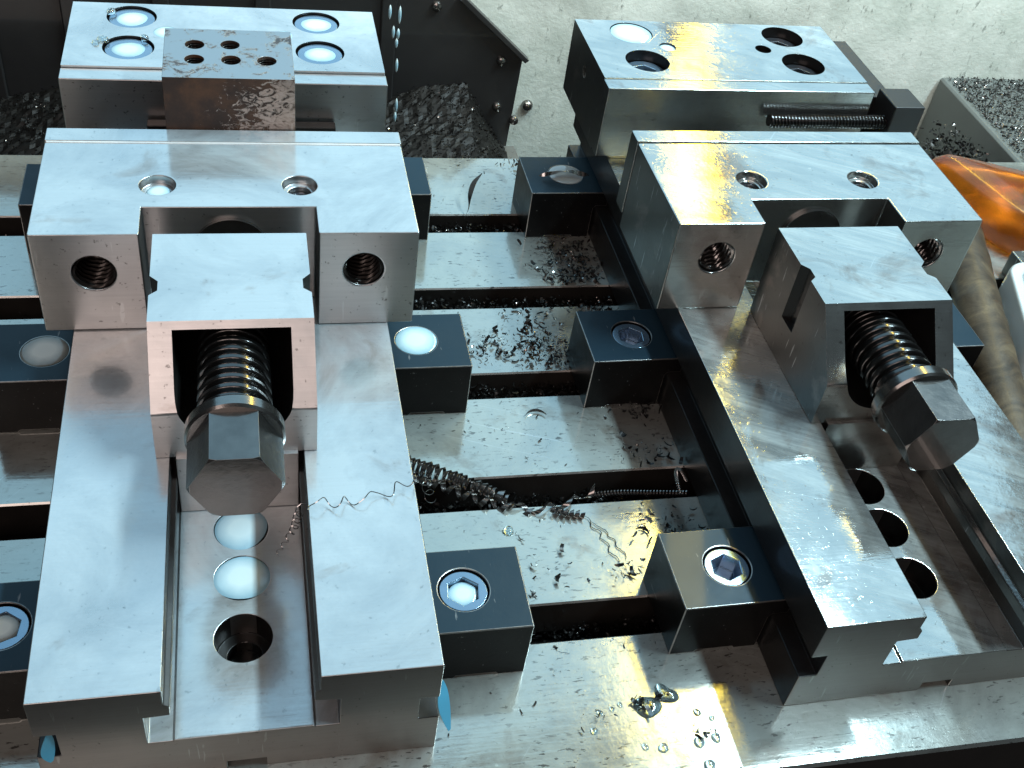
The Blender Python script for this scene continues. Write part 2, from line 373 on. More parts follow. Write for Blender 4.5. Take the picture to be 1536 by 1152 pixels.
# ------------------------------------------------------------------ the machine table
TX0, TX1 = -330, 720
slots = [(38.92, 56.27), (108.07, 125.82), (176.41, 193.25), (243.54, 260.07), (310.65, 327.43)]
prof = [(-24.5, -60), (-24.5, -1.2), (-23.3, 0)]
for a, b_ in slots:
    prof += [(a-.7, 0), (a, -.7), (a, -19), (a-6.5, -19), (a-6.5, -30), (b_+6.5, -30), (b_+6.5, -19), (b_, -19), (b_, -.7), (b_+.7, 0)]
prof += [(387, 0), (388.2, -1.2), (388.2, -60)]
table = finish('machine_table', prism(prof, 0, TX0, TX1), 'table', smooth=0)
tag(table, 'grey iron machine table with five T slots, wet with coolant', 'machine table', kind='structure')

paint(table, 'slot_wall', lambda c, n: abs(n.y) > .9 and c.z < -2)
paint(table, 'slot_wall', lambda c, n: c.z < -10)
# ------------------------------------------------------------------ vise
A_, B_, ZR, ZJ = 64.4, 24.4, 52.2, 100.4
CY = 80.0     # screw axis height
def make_vise(rz, loc, label, dj, worn):
    st = 'steel_worn' if worn else 'steel'
    R = empty('machine_vise', loc, rz); tag(R, label, 'vise', 'machine vises bolted side by side on the table')
    FL = 23.0
    half = [(65.2, 0), (65.2, 20.2), (57.8, 20.2), (57.8, 33), (64.4, 33), (64.4, ZR), (24.4, ZR), (24.4, 44.5), (22.6, 43), (22.6, 38.2), (31, 37.6), (31, 22.2), (23.0, 22.2), (22.7, FL)]
    pr = half + [(-x, z) for x, z in half[::-1]]
    body_cut = [box(-6.6, 6.6, -2, 380, -1, 4.9)]
    for yy in (37.2, 63.6, 87): body_cut.append(cyl_z(0, yy, 10.2, 9 if yy > 40 else 11, 40)); body_cut.append(cyl_z(0, yy, 6.2, 5.5, 12))
    body_cut.append(box(-80, 80, 370.5, 400, -5, 80))
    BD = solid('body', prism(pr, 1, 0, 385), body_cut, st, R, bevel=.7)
    paint(BD, 'oily_shaded', lambda c, n: abs(c.x) < 10.5 and 20 < c.y < 100 and 5 < c.z < 11.5)  # darker low in the holes: depth shade put into the colour
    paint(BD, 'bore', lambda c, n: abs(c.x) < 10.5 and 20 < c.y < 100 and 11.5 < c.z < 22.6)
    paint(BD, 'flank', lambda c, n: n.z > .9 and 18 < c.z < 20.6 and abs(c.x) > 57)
    paint(BD, 'shaded_end', lambda c, n: n.y < -.9)
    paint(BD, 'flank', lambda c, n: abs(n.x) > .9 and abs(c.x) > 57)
    # fixed jaw
    fj = prism([(-62, 52.4), (-64.4, 54), (-64.4, 56.5), (-74.8, 58.5), (-74.8, ZJ), (74.8, ZJ), (74.8, 58.5), (64.4, 56.5), (64.4, 54), (62, 52.4)], 1, 304.6, 370)
    cuts = [cyl_z(x, y, 12.0, 86, 110) for x in (-46, 44.6) for y in (323.5, 355.5)]
    cuts += [cyl_z(x, 340, 4.6, 88, 110, 28) for x in (-29.5, 27)]
    cuts += [cyl_x(338, 86, 3.6, sx, sx+9, 24) for sx in (-79, 70)]
    F = solid('fixed_jaw', fj, cuts, st, R, bevel=.7)
    paint(F, 'bore', lambda c, n: c.z < 99.2 and c.z > 85 and abs(n.z) < .5 and 308 < c.y < 368 and abs(c.x) < 60)
    for i, x in enumerate((-46, 44.6)):
        for j, y in enumerate((323.5, 355.5)):
            wetb = (not worn)
            socket_bolt(x, y, 99.2 if wetb else 94.5, 11.2, 11.5, 3.2 if wetb else 6, 'bolt_blue' if (wetb or (i == 0)) else 'bolt', F, rot=.3+i)
    solid('jaw_plate', box(-75.3, 75.3, 294.3, 304.3, 60, ZJ-.5 if worn else ZJ-1.2), [], st, F, bevel=.6)
    # movable jaw, dj further back
    mj = box(-75, 75, 172.4+dj, 238.0+dj, 52.35, ZJ)
    cuts = [box(-34.4, 34.4, 160+dj, 190.8+dj, 50, 110)]
    cuts += [cyl_z(x, 206.5+dj, 7.2, 96.5, 110) for x in (-28.6, 28.6)] + [cyl_z(x, 206.5+dj, 4.8, 85, 97.5, 30) for x in (-28.6, 28.6)]
    cuts += [cyl_y(x, 81.5, 8.4, 160+dj, 196+dj) for x in (-52.9, 52.9)]
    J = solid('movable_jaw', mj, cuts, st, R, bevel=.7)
    paint(J, 'oily_shaded', lambda c, n: 42 < abs(c.x) < 64 and 174+dj < c.y < 198+dj and 72 < c.z < 91)
    for x in (-52.9, 52.9):
        finish('internal_thread', helix_thread(8.38, 1.2, 2.7, 173.4+dj, 195+dj, (x, 0, 81.5), inner=True, n=40, per=10), 'hex' if worn else 'bore', J, smooth=40)
    solid('jaw_plate', box(-75.3, 75.3, 238.6+dj, 248.8+dj, 60, ZJ+.6), [], st, J, bevel=.6)
    for x in (-28.6, 28.6): socket_bolt(x, 206.5+dj, 94, 4.6, 5.2, 3, 'bolt', J, length=6)
    # round thrust seat in the back wall of the jaw recess
    finish('thrust_seat', lathe(bmesh.new(), [(13, 189.6+dj), (15, 189.0+dj), (15, 191.5+dj), (13, 192+dj)], 'y', (0, 0, CY)), 'dark_steel', J)
    # nut block
    nb = prism([(98.8, 52.5), (98.8, 73.5), (99.4, 75), (121, 99.6), (173.5, 99.6), (173.5, 52.5)], 0, -29.4, 29.4)
    cuts = [box(-21, 21, 80, 168, 80, 97.2), prism([(21*math.cos(a), 80.2+21*math.sin(a)) for a in [PI+PI*i/24 for i in range(25)]], 1, 80, 168)]
    for s in (-1, 1):
        cuts.append(prism([(s*26.4, 138.5), (s*26.4, 144), (s*31, 149), (s*31, 134.5)], 2, 71, 105))
    NB = solid('nut_block', nb, cuts, st, R, bevel=.6, unions=[box(-22.2, 22.2, 97.0, 173, 23.4, 53)])
    paint(NB, 'oily_shaded', lambda c, n: (abs(c.x) < 21.2 and 58 < c.z < 97.4 and 99.5 < c.y < 169 and c.z+abs(n.z) > 0 and not (n.y < -.5 and c.y < 122)) or (abs(c.x) > 24 and abs(c.x) < 29.2 and 134 < c.y < 149.5 and c.z < 99.3 and c.z > 69))
    paint(NB, 'oily_shaded', lambda c, n: abs(c.x) < 21.2 and c.y > 160 and c.y < 169)
    # screw
    S = finish('screw', helix_thread(13.3, 2.3, 5.0, 86, 172, (0, 0, CY), n=72, per=20), 'screw', R, smooth=80)
    finish('collar', lathe(bmesh.new(), [(14.0, 79.2), (16.4, 79.4), (17.2, 80.4), (17.2, 84.4), (16.0, 86), (12, 87.5)], 'y', (0, 0, CY), 56), 'hex', S)
    hexb = prism(circle(0, CY, 16.2, 6), 1, 57.5, 79.6)
    cone = lathe(bmesh.new(), [(14.9, 57.4), (18.6, 59.8), (18.6, 85)], 'y', (0, 0, CY), 64)
    o1 = tmp(hexb); o2 = tmp(cone); md = o1.modifiers.new('b', 'BOOLEAN'); md.operation = 'INTERSECT'; md.object = o2; md.solver = 'EXACT'
    md = o1.modifiers.new('v', 'BEVEL'); md.width = .55; md.segments = 2; md.limit_method = 'ANGLE'; md.angle_limit = math.radians(25); md.material = 1
    o1.data.materials.append(MT['hex_dark']); o1.data.materials.append(MT['worn_edge'])
    o1.data.polygons.foreach_set('use_smooth', [True]*len(o1.data.polygons)); o2.data.polygons.foreach_set('use_smooth', [True]*len(o2.data.polygons))
    md = o1.modifiers.new('w', 'WEIGHTED_NORMAL'); md.weight = 100; md.mode = 'FACE_AREA'
    dg = bpy.context.evaluated_depsgraph_get(); dg.update()
    me = bpy.data.meshes.new_from_object(o1.evaluated_get(dg)); me.transform(Matrix.Scale(MM, 4))
    for x in (o1, o2): bpy.data.objects.remove(x)
    meshobj('hex_head', me, 'hex_dark', S, 0, keep=True)
    return R
V1 = make_vise(0, (0, 0, 0), 'steel machine vise clamping a rusty drilled block, milky coolant in its holes', 0, False)
RT = math.radians(.66)
V2 = make_vise(RT, (266.11, 1.43, 0), 'empty steel machine vise with a black threaded stop rod between its jaws', 3.8, True)
def r2w(x, y, z): c, s = math.cos(RT), math.sin(RT); return (266.11+c*x-s*y, 1.43+s*x+c*y, z)

# ------------------------------------------------------------------ work piece and parallels
wp = empty('work_piece', (1.3, 271.4, 80)); tag(wp, 'rusty steel block with five drilled holes held in vise jaws', 'metal block')
cuts = [cyl_z(x, y, 4.1, 20, 60, 32) for x, y in ((-14.6, 7.5), (.6, 8), (-14.6, -6), (.9, -6), (16.2, -6))]
solid('block', box(-27.6, 27.6, -22.3, 22.3, 0, 45.6), cuts, 'rust', wp, bevel=.7)
for x, y in ((-14.6, 7.5), (.6, 8), (-14.6, -6), (.9, -6), (16.2, -6)):
    finish('internal_thread', helix_thread(4.05, .55, 1.25, 22, 44.4, (0, 0, 0), inner=True, n=28, per=7), 'bore', wp, smooth=40)
    o = wp.children[-1]; o.rotation_euler.x = PI/2; o.location = Vector((x, y, 0))*MM
def parallel(y0, label):
    o = solid('parallel_bar', box(-44, 44, -3, 3, 0, 27.3), [], 'bore', None, bevel=.4); o.location = Vector((6, y0, 52.5))*MM
    tag(o, label, 'parallel bar', 'parallel bars under the rusty block')
parallel(289.6, 'thin steel parallel bar under the rusty block, against the fixed jaw')
parallel(253.0, 'thin steel parallel bar under the rusty block, against the movable jaw')

# ------------------------------------------------------------------ toe clamps
def make_clamp():
    R = empty('toe_clamp')
    pr = [(66.4, 0), (76, 0), (77, 1.2), (92, 1.2), (93, 0), (103.4, 0), (103.4, 30), (58.6, 30), (58.6, 21.2), (65, 21.2), (66.4, 19.5)]
    pr = [(x-80, z) for x, z in pr]
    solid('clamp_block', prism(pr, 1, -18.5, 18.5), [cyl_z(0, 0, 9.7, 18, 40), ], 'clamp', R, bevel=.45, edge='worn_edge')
    socket_bolt(0, 0, 29.0, 9.2, 11.0, 7.5, 'bolt', R, length=10, rot=.4)
    return R
proto = make_clamp(); first = [True]
def copy_tree(o, parent=None):
    c = o.copy(); link(c); c.parent = parent
    for ch in list(o.children): copy_tree(ch, c)
    return c
CL = {}
def clamp(key, vise, side, y, label, boltmat=None):
    c = proto if first[0] else copy_tree(proto); first[0] = False
    if vise == 1: px, py, rz = side*80.0, y, 0
    else: px, py, _ = r2w(side*80.0, y, 0); rz = RT
    c.location = Vector((px, py, 0))*MM; c.rotation_euler.z = rz + (PI if side < 0 else 0)
    tag(c, label, 'clamp', 'black toe clamps holding the vises down'); CL[key] = (px, py)
    if boltmat:
        for ch in c.children:
            if ch.name.startswith('bolt'): ch.data = ch.data.copy(); ch.data.materials[0] = MT[boltmat]
    return c
clamp('Lf', 1, 1, 45.3, 'black toe clamp with blue rimmed bolt full of coolant, near the vise rail end', 'bolt_blue')
clamp('Lm', 1, 1, 185.5, 'black toe clamp with a round white puddle, facing the middle T slot')
clamp('Lr', 1, 1, 322, 'black toe clamp mostly hidden behind the movable jaw of the vise with rusty block')
clamp('LLf', 1, -1, 45.3, 'black toe clamp with cream coolant in its bolt, outside the rusty block vise', 'bolt_blue')
clamp('LLm', 1, -1, 185.5, 'black toe clamp with cream puddle on top, outer side of the vise with rusty block')
clamp('LLr', 1, -1, 313, 'dry black toe clamp beside the outer jaw corner of the vise with rusty block')
clamp('Rf', 2, -1, 46.3, 'oily black toe clamp with glinting bolt at the front end of the empty vise')
clamp('Rm', 2, -1, 185, 'black toe clamp with blue rimmed hex bolt beside the empty vise movable jaw', 'bolt_blue')
clamp('Rr', 2, -1, 323, 'black toe clamp with silver chip sliver on its grey puddle, by the empty vise')
clamp('RRm', 2, 1, 185, 'black toe clamp between the empty vise and the wooden bar')

# ------------------------------------------------------------------ coolant pools
gp = 'milky coolant standing in holes'
k = 0
for x, y, l in ((-46, 323.5, 'milky coolant in the bolt hole nearest the rusty block, beside splash rim'), (-46, 355.5, 'milky coolant in far bolt hole of fixed jaw, rusty block vise, screw bubbles at rim'),
                (44.6, 323.5, 'pale blue coolant in near bolt hole of the fixed jaw, plain rim'), (44.6, 355.5, 'pale blue coolant in far bolt hole of the fixed jaw, plain rim')):
    k += 1; pool(x, y, 99.0, 7.9, l, group=gp, dome=.5, seed=k)
pool(-29.5, 340, 100.2, 6.2, 'small milky coolant puddle over dowel hole, partly behind the rusty block', group=gp, dome=.5)
pool(27, 340, 100.2, 5.5, 'small milky coolant puddle over dowel hole, behind the rusty block corner', group=gp, dome=.5)
pool(-28.6, 206.5, 96.6, 4.9, 'bright coolant in countersunk hole of the movable jaw, rusty block vise', group=gp, dome=.7)
pool(0, 87, 22.7, 10.0, 'round milky coolant pool below the hex screw head, upper of two', group=gp, dome=.7, seed=2)
pool(0, 63.6, 22.7, 10.1, 'brim full milky coolant pool in vise bed, between another pool and empty hole', group=gp, dome=.8, seed=3)
for kk, l, m_, r, z in (('Lf', 'pale coolant filling the hex socket of blue rimmed bolt', 'coolant', 5.6, 27.0), ('Lm', 'round white coolant puddle spread over a black clamp top', 'coolant', 9.6, 30.0),
                  ('LLf', 'cream coolant in the bolt recess of the outer black clamp', 'coolant_cream', 5.9, 28.2), ('LLm', 'cream coolant puddle on the outer black clamp top', 'coolant_cream', 9.7, 30.0),
                  ('Rr', 'grey coolant puddle under a silver chip curl', 'coolant_grey', 9.5, 30.0), ):
    pool(*CL[kk], z, r, l, mat=m_, group=gp, dome=.5, wob=.015, seed=len(l))
x, y, _ = r2w(-46, 355.5, 0); pool(x, y, 99.9, 11.6, 'brim full pale blue coolant in fixed jaw bolt hole of the empty vise', group=gp, dome=.4, wob=.005)
x, y, _ = r2w(-29.5, 340, 0); pool(x, y, 99.4, 4.4, 'small pale blue coolant in dowel hole of the empty vise fixed jaw', group=gp, dome=.3, wob=.005)

# ------------------------------------------------------------------ stop arm and stud on the empty vise
stp = empty('vise_stop', r2w(90, 320, 0), RT); tag(stp, 'black vise stop arm with threaded rod beside the fixed jaw', 'vise stop')
solid('arm', prism([(-14.4, -15.8), (4, -15.8), (4, 50), (-14.4, 50)], 2, 60, 92), [], 'stop', stp, bevel=.8)
solid('stop_block', box(-7, 11, -37, -16, 66, 97.5), [], 'stop', stp, bevel=.8)
o = finish('threaded_rod', helix_thread(3.8, 1.1, 1.9, -75, -5, (0, -31.6, 85.6), axis='x', n=24, per=7), 'black_rod', stp, smooth=40)

# ------------------------------------------------------------------ back of the machine
solid('machine_wall', box(-420, 900, 520, 560, -260, 75), [], 'wall', None, bevel=2)
tag(bpy.data.objects['machine_wall'], 'pale green speckled painted casting wall behind the table', 'wall', kind='structure')
gd = empty('splash_guard', (0, 470, 0)); tag(gd, 'dark sheet metal splash guard with a slanted corner and bolts', 'splash guard')
poly = [(-320, -200), (178, -200), (184, -51), (187.5, 24.5), (141.5, 64), (120, 82), (-320, 84)]
solid('sheet', prism(poly, 1, 0, 2.5), [], 'guard', gd, bevel=.5)
solid('folded_edge', prism([(187.9, 24.0), (140.5, 65.5), (143.5, 67.5), (190.5, 26)], 1, -6, 0), [], 'guard', gd, bevel=.4)
for i, x in enumerate((97, 20, -40, -92, -140)):
    solid('seam_rib', box(x-5, x+5, -3.2, -.05, -60, 83), [], 'guard', gd, bevel=1.2)
for x, z in ((127, 59), (173, 23), (174, -11), (187, -21)):
    finish('bolt', lathe(bmesh.new(), [(3.4, -.1), (3.4, -1.2), (2.8, -2.6), (1.6, -3.4), (.3, -3.6)], 'y', (x, 0, z), 20), 'hex', gd)
wb = finish('wall_bolt', lathe(bmesh.new(), [(4.4, 0), (4.4, -1.5), (3.6, -3.2), (2, -4.4), (.3, -4.7)], 'y', (0, 0, 0), 24), 'hex'); wb.location = Vector((208.8, 520, -38))*MM
tag(wb, 'round headed bolt in the pale wall beside the splash guard', 'bolt')
# chip tray
tr = finish('chip_tray', prism([(390, -45), (470, -45), (470, -42), (390, -36)], 0, -320, 190), 'tray'); tag(tr, 'dirty metal chip tray between table and splash guard', 'tray')
# grey casting step on the right with chips lying on it
gb = solid('casting_step', prism([(392, -90), (486, -90), (519, -90), (519, -6), (392, -6)], 0, 536, 860), [], 'grey_paint', None, bevel=2.5, seg=3)
tag(gb, 'grey painted casting step covered with chips, behind the amber bottle', 'casting step')

# ------------------------------------------------------------------ chips
def chip(bm, x, y, z, s, rnd, flat=False):
    """one curled flake: a strip of three quads"""
    R = Matrix.Rotation(rnd.uniform(0, 6.28), 3, 'Z') @ Matrix.Rotation(rnd.uniform(-.35, .35) if flat else rnd.uniform(-1.5, 1.5), 3, 'X') @ Matrix.Rotation(rnd.uniform(-.3, .3) if flat else rnd.uniform(-1.2, 1.2), 3, 'Y')
    wdt = s*rnd.uniform(.18, .45); cur = rnd.uniform(.3, 1.9); prev = None; off = Vector((x, y, z)); tw = rnd.uniform(-.8, .8)
    for i in range(4):
        a = cur*(i/3-.5)*2; q = Vector((s*math.sin(a)/max(cur, .3), 0, s*(1-math.cos(a))/max(cur, .3)))
        d = Vector((0, wdt*math.cos(tw*i/3), wdt*math.sin(tw*i/3)))*(1-.5*abs(i/3-.5))
        A, B = bm.verts.new(R @ (q-d)+off), bm.verts.new(R @ (q+d)+off)
        if prev: bm.faces.new((prev[0], A, B, prev[1]))
        prev = (A, B)
def chips_obj(name, spots, label, mats=('chip_dark', 'chip'), mix=.25, cat='metal chips'):
    rnd = random.Random(len(spots)); bm = bmesh.new()
    for x, y, z, s, fl in spots: chip(bm, x, y, z, s, rnd, fl)
    bmesh.ops.scale(bm, vec=(MM,)*3, verts=bm.verts)
    for f in bm.faces: f.smooth = True
    me = bpy.data.meshes.new(name); bm.to_mesh(me); bm.free()
    for m_ in mats: me.materials.append(MT[m_])
    idx = []; n = 0
    for i in range(0, len(me.polygons), 3): v_ = 1 if rnd.random() < mix else 0; idx += [v_]*3
    me.polygons.foreach_set('material_index', idx[:len(me.polygons)])
    o = link(bpy.data.objects.new(name, me)); return tag(o, label, cat, kind='stuff')
rnd = random.Random(11)
sp = []
dens = {0: (900, 100, 200), 1: (1300, 70, 200), 2: (1700, 70, 205), 3: (2200, 66, 205), 4: (2200, 66, 205)}
for i, (a, b_) in enumerate(slots):
    n, x0, x1 = dens[i]
    for _ in range(n):
        x = rnd.uniform(x0, x1) if rnd.random() < .9 else rnd.uniform(-250, 560)
        depth = (-15, -14, -9, -8, -7)[i]
        sp.append((x, rnd.uniform(a+.8, b_-.8), depth+rnd.uniform(-5, 3), rnd.uniform(.5, 2.0), False))
chips_obj('slot_chips', sp, 'dark curled metal chips filling the T slots', mix=.10)
# heap bed in the slots so that no slot reads empty
for i, (a, b_) in enumerate(slots):
    pass
sp = []
for _ in range(260):
    i = rnd.choice([0, 1, 2, 2, 3, 3, 4, 5]); lo = [-24, 57, 126.5, 194, 261, 328][i]; hi = [38, 107, 175.5, 242.5, 309.5, 386][i]
    x = rnd.uniform(66, 205); y = rnd.uniform(lo+1, hi-1)
    sp.append((x, y, .25, rnd.choice([.25, .35, .4, .5, .6, .8, 1.3]), True))
for cx, cy, n, sd in ((122, 212, 60, 7), (145, 214, 90, 9), (150, 235, 60, 8), (160, 205, 40, 6), (180, 268, 260, 9), (186, 222, 220, 9), (190, 168, 90, 7), (184, 288, 260, 11), (190, 345, 120, 8), (150, 206, 120, 9), (188, 135, 60, 9), (184, 90, 60, 8), (178, 375, 80, 9), (186, 240, 160, 8), (157, 69, 26, 3), (120, 84, 12, 8), (118, 62, 14, 8), (146, 7, 26, 2.4), (154, 10, 10, 1.6), (128, 6, 8, 5), (166, -8, 14, 3)):
    for _ in range(n):
        x = rnd.gauss(cx, sd); y = rnd.gauss(cy, sd*.8)
        if x > 198: continue
        if any(a-1 < y < b_+1 for a, b_ in slots): continue
        sp.append((x, y, rnd.uniform(.3, 2.2), rnd.choice([.5, .7, .9, 1.2, 1.6, 2.3]), rnd.random() < .35))
chips_obj('loose_chips', sp, 'small dark metal chips scattered over the table lands', mix=.15)
# chip heap behind the table
def heapz(x, y):
    t_ = max(0,(y-392)/78); e = max(0, min(1, (178-x)/26))
    return -36 + 34*t_**.9*e*(1-.25*math.sin(x*.03)) + 3.0*noise.noise(Vector((x*.05, y*.05, 0))) + 1.4*noise.noise(Vector((x*.2, y*.2, 3)))
bm = bmesh.new(); nx, ny = 160, 36; vs = [[bm.verts.new((-320+i*500/nx, 391+j*78/ny, heapz(-320+i*500/nx, 391+j*78/ny)+rnd.uniform(-.7, .7))) for j in range(ny+1)] for i in range(nx+1)]
for i in range(nx):
    for j in range(ny): bm.faces.new((vs[i][j], vs[i+1][j], vs[i+1][j+1], vs[i][j+1]))
tag(finish('chip_heap', bm, 'heap', smooth=0), 'heap of wet black chips in the tray before the splash guard', 'metal chips', kind='stuff')
sp = []
for _ in range(9000):
    x = rnd.uniform(-320, 178); y = rnd.uniform(397, 469)
    if x < 60 and y < 430 and rnd.random() < .8: continue
    if 60 < x < 80: continue
    sp.append((x, y, heapz(x, y)+rnd.uniform(0, 2), rnd.uniform(.4, 1.5), False))
chips_obj('heap_chips', sp, 'loose glinting chips on top of the black heap', mats=('heap', 'chip'), mix=.05)
sp = []
for _ in range(7000):
    x = rnd.uniform(540, 700); y = rnd.uniform(396, 515); sp.append((x, y, -6+rnd.uniform(0, 2.5), rnd.uniform(.5, 1.9), rnd.random() < .4))
for _ in range(500):
    x = rnd.gauss(505, 14); y = rnd.gauss(428, 14); 
    if 500 < 0: continue
    sp.append((x, max(y, 392), -20+rnd.uniform(-10, 14)*math.exp(-((x-505)/18)**2), rnd.uniform(1, 3), False))
chips_obj('step_chips', sp, 'grey chips lying on the casting step', mats=('chip_dark', 'chip'), mix=.12)
for x0, x1, l in ((470, 540, 'black chip mound behind the table, beside the casting step'),):
    bm = bmesh.new(); n = 20
    vs = [[bm.verts.new((x0+i*(x1-x0)/n, 391+j*70/n, -60+46*math.exp(-((i-n/2)/6)**2-((j-n/2)/7)**2)+rnd.uniform(-1, 1))) for j in range(n+1)] for i in range(n+1)]
    for i in range(n):
        for j in range(n): bm.faces.new((vs[i][j], vs[i+1][j], vs[i+1][j+1], vs[i][j+1]))
    tag(finish('chip_mound', bm, 'heap', smooth=0), l, 'metal chips', kind='stuff')

# ------------------------------------------------------------------ swarf curls
def frame_path(pts, n):
    """resample a Catmull-Rom path"""
    P = [Vector(p) for p in pts]; P = [2*P[0]-P[1]]+P+[2*P[-1]-P[-2]]; out = []
    segs = len(P)-3
    for i in range(n+1):
        u = i/n*segs; k_ = min(int(u), segs-1); t_ = u-k_; a, b_, c, d = P[k_:k_+4]
        out.append(.5*((2*b_)+(c-a)*t_+(2*a-5*b_+4*c-d)*t_*t_+(3*b_-a-3*c+d)*t_**3))
    return out
def helix_on(pts, n, r, pitch, phase=0):
    """points of a helix wound round a path; r and pitch may be functions of 0..1"""
    P = frame_path(pts, n); out = []; ang = phase; ctr = []
    for i, q in enumerate(P):
        tn = (P[min(i+1, n)]-P[max(i-1, 0)]).normalized(); s = tn.cross(Vector((0, 0, 1))).normalized(); u = s.cross(tn)
        f = i/n; rr = r(f) if callable(r) else r; pp = pitch(f) if callable(pitch) else pitch
        if i: ang += 2*PI*(P[i]-P[i-1]).length/pp
        out.append(q+rr*(math.cos(ang)*s+math.sin(ang)*u)); ctr.append(q)
    return out, ctr
def ribbon(name, pts, wdir, width, mat, label, cat='chip curl', thick=.18, group=None, teeth=0):
    """thin strip along pts; wdir: list of width directions"""
    bm = bmesh.new(); prev = None; n = len(pts)
    for i, (q, d) in enumerate(zip(pts, wdir)):
        f = i/(n-1); wv = width(f) if callable(width) else width
        if teeth and i % teeth == 0: wv *= 1.7
        tn = (pts[min(i+1, n-1)]-pts[max(i-1, 0)]).normalized(); nr = tn.cross(d).normalized()*thick*.5
        cur = [bm.verts.new(q+x) for x in (-d*wv*.5-nr, d*wv*.5-nr, d*wv*.5+nr, -d*wv*.5+nr)]
        if prev:
            for a in range(4): bm.faces.new((prev[a], prev[(a+1) % 4], cur[(a+1) % 4], cur[a]))
        else: bm.faces.new(cur)
        prev = cur
    bm.faces.new(prev)
    o = finish(name, bm, mat, smooth=50); return tag(o, label, cat, group)
def wire(name, pts, r, mat, label, cat='chip curl', group=None):
    bm = bmesh.new(); prev = None; n = len(pts)
    for i, q in enumerate(pts):
        tn = (pts[min(i+1, n-1)]-pts[max(i-1, 0)]).normalized(); s = tn.cross(Vector((.1, .2, 1))).normalized(); u = s.cross(tn)
        rr = r*(.45+.55*min(1, 6*min(i, n-1-i)/n))
        cur = [bm.verts.new(q+rr*(math.cos(a)*s+math.sin(a)*u)) for a in (0, 1.57, 3.14, 4.71)]
        if prev:
            for a in range(4): bm.faces.new((prev[a], prev[(a+1) % 4], cur[(a+1) % 4], cur[a]))
        prev = cur
    return tag(finish(name, bm, mat, smooth=60), label, cat, group)
def coil(name, path, n, r, pitch, width, mat, label, teeth=0, thick=.15):
    pts, ctr = helix_on(path, n, r, pitch)
    dirs = [((ctr[min(i+1, n)]-ctr[max(i-1, 0)]).normalized()*1.0+(pts[i]-ctr[i]).normalized()*.55).normalized() for i in range(n+1)]
    return ribbon(name, pts, dirs, width, mat, label, teeth=teeth, thick=thick)
coil('spiral_chip', [(66, 136, 4.2), (80, 129, 3.8), (94, 121.5, 3.6), (106, 115, 2.5), (113, 112, .5)], 560, lambda f: 3.4-1.2*f+.35*math.sin(f*37)*math.sin(f*61), lambda f: 2.9+.7*math.sin(f*23+1), lambda f: 2.2+.7*math.sin(f*31), 'chip', 'tight dark serrated spiral chip lying across the table land')
coil('spiral_chip', [(66, 128, 3), (84, 120, 3), (96, 114, 2), (110, 108.5, .5), (122, 105, -1)], 260, lambda f: 2.6, lambda f: 5+6*f, 2.6, 'chip', 'loose wide spiral chip hanging over the T slot edge')
coil('spiral_chip', [(112, 108.5, 1), (124, 104.5, 1.8), (134, 106, 2.2), (146, 110, 1.8), (152, 113.5, 3)], 160, lambda f: 1.5, 13, 2.8, 'chip', 'wavy broad ribbon chip along the T slot edge')
coil('spiral_chip', [(131, 103.5, 2.0), (137, 101, 2.0), (144, 100, 1.6)], 130, 1.6, 2.6, 2.0, 'chip', 'short serrated chip at the head of the crack like wires')
coil('spiral_chip', [(152, 114.5, -2.5), (165, 114, -1.5), (178, 112.5, -1), (196, 110.5, -.5)], 520, 1.25, 1.5, .7, 'chip', 'thin dark screw like chip lying in the T slot by the empty vise')
P_, _ = helix_on([(13, 72, 24.6), (19, 76, 33), (23.5, 70, 54.2), (38, 70, 54.6), (52, 73.5, 54.8), (66, 79, 54.6), (74, 90, 30)], 300, lambda f: (1.7+.8*math.sin(f*19+1)*math.sin(f*47)) if f > .3 else .8+3*f, lambda f: (10.5+3.5*math.sin(f*23)) if f > .34 else 2.6+14*f)
P_ = [Vector((q.x, q.y, max(q.z, (23.4 if q.x < 24 else (52.6 if q.x < 65 else 1))))) for q in P_]
wire('wavy_chip', P_, .22, 'chip_wire', 'fine silver wavy wire chip across the vise rail')
for pts, l in (([(144, 101, .8), (147, 97.5, .8), (146.5, 94, .5), (150, 91, .8), (149.5, 87, .5), (152, 84, .7), (151, 80, .5), (154, 76, .8), (153.5, 72, .5)], 'long thin crooked chip wire ending at a chip cluster'),
               ([(147, 97, .6), (150.5, 93, .6), (153, 91, .7), (153, 88, .5), (155.5, 85.5, .6), (155, 82, .6), (158, 79, .5), (157.5, 75, .5)], 'second thin crooked chip wire beside the longer one')):
    Q = frame_path(pts, 60); Q = [q+Vector((.5*noise.noise(q*.7), .5*noise.noise(q*.7+Vector((9, 0, 0))), 0)) for q in Q]
    wire('crooked_chip', Q, .20, 'chip_dark', l)
coilp = frame_path([(178, 89, 18), (179.5, 95, 22), (184, 101, 22), (192, 104, 16)], 1)
P_, _ = helix_on([(177.5, 84, 30.5), (177.0, 90, 33), (180, 98, 30), (187, 106, 20), (195, 112, 6)], 420, .55, 1.1)
wire('rope_chip', P_, .26, 'chip_wire', 'thin silver twisted rope chip arching behind the oily clamp')
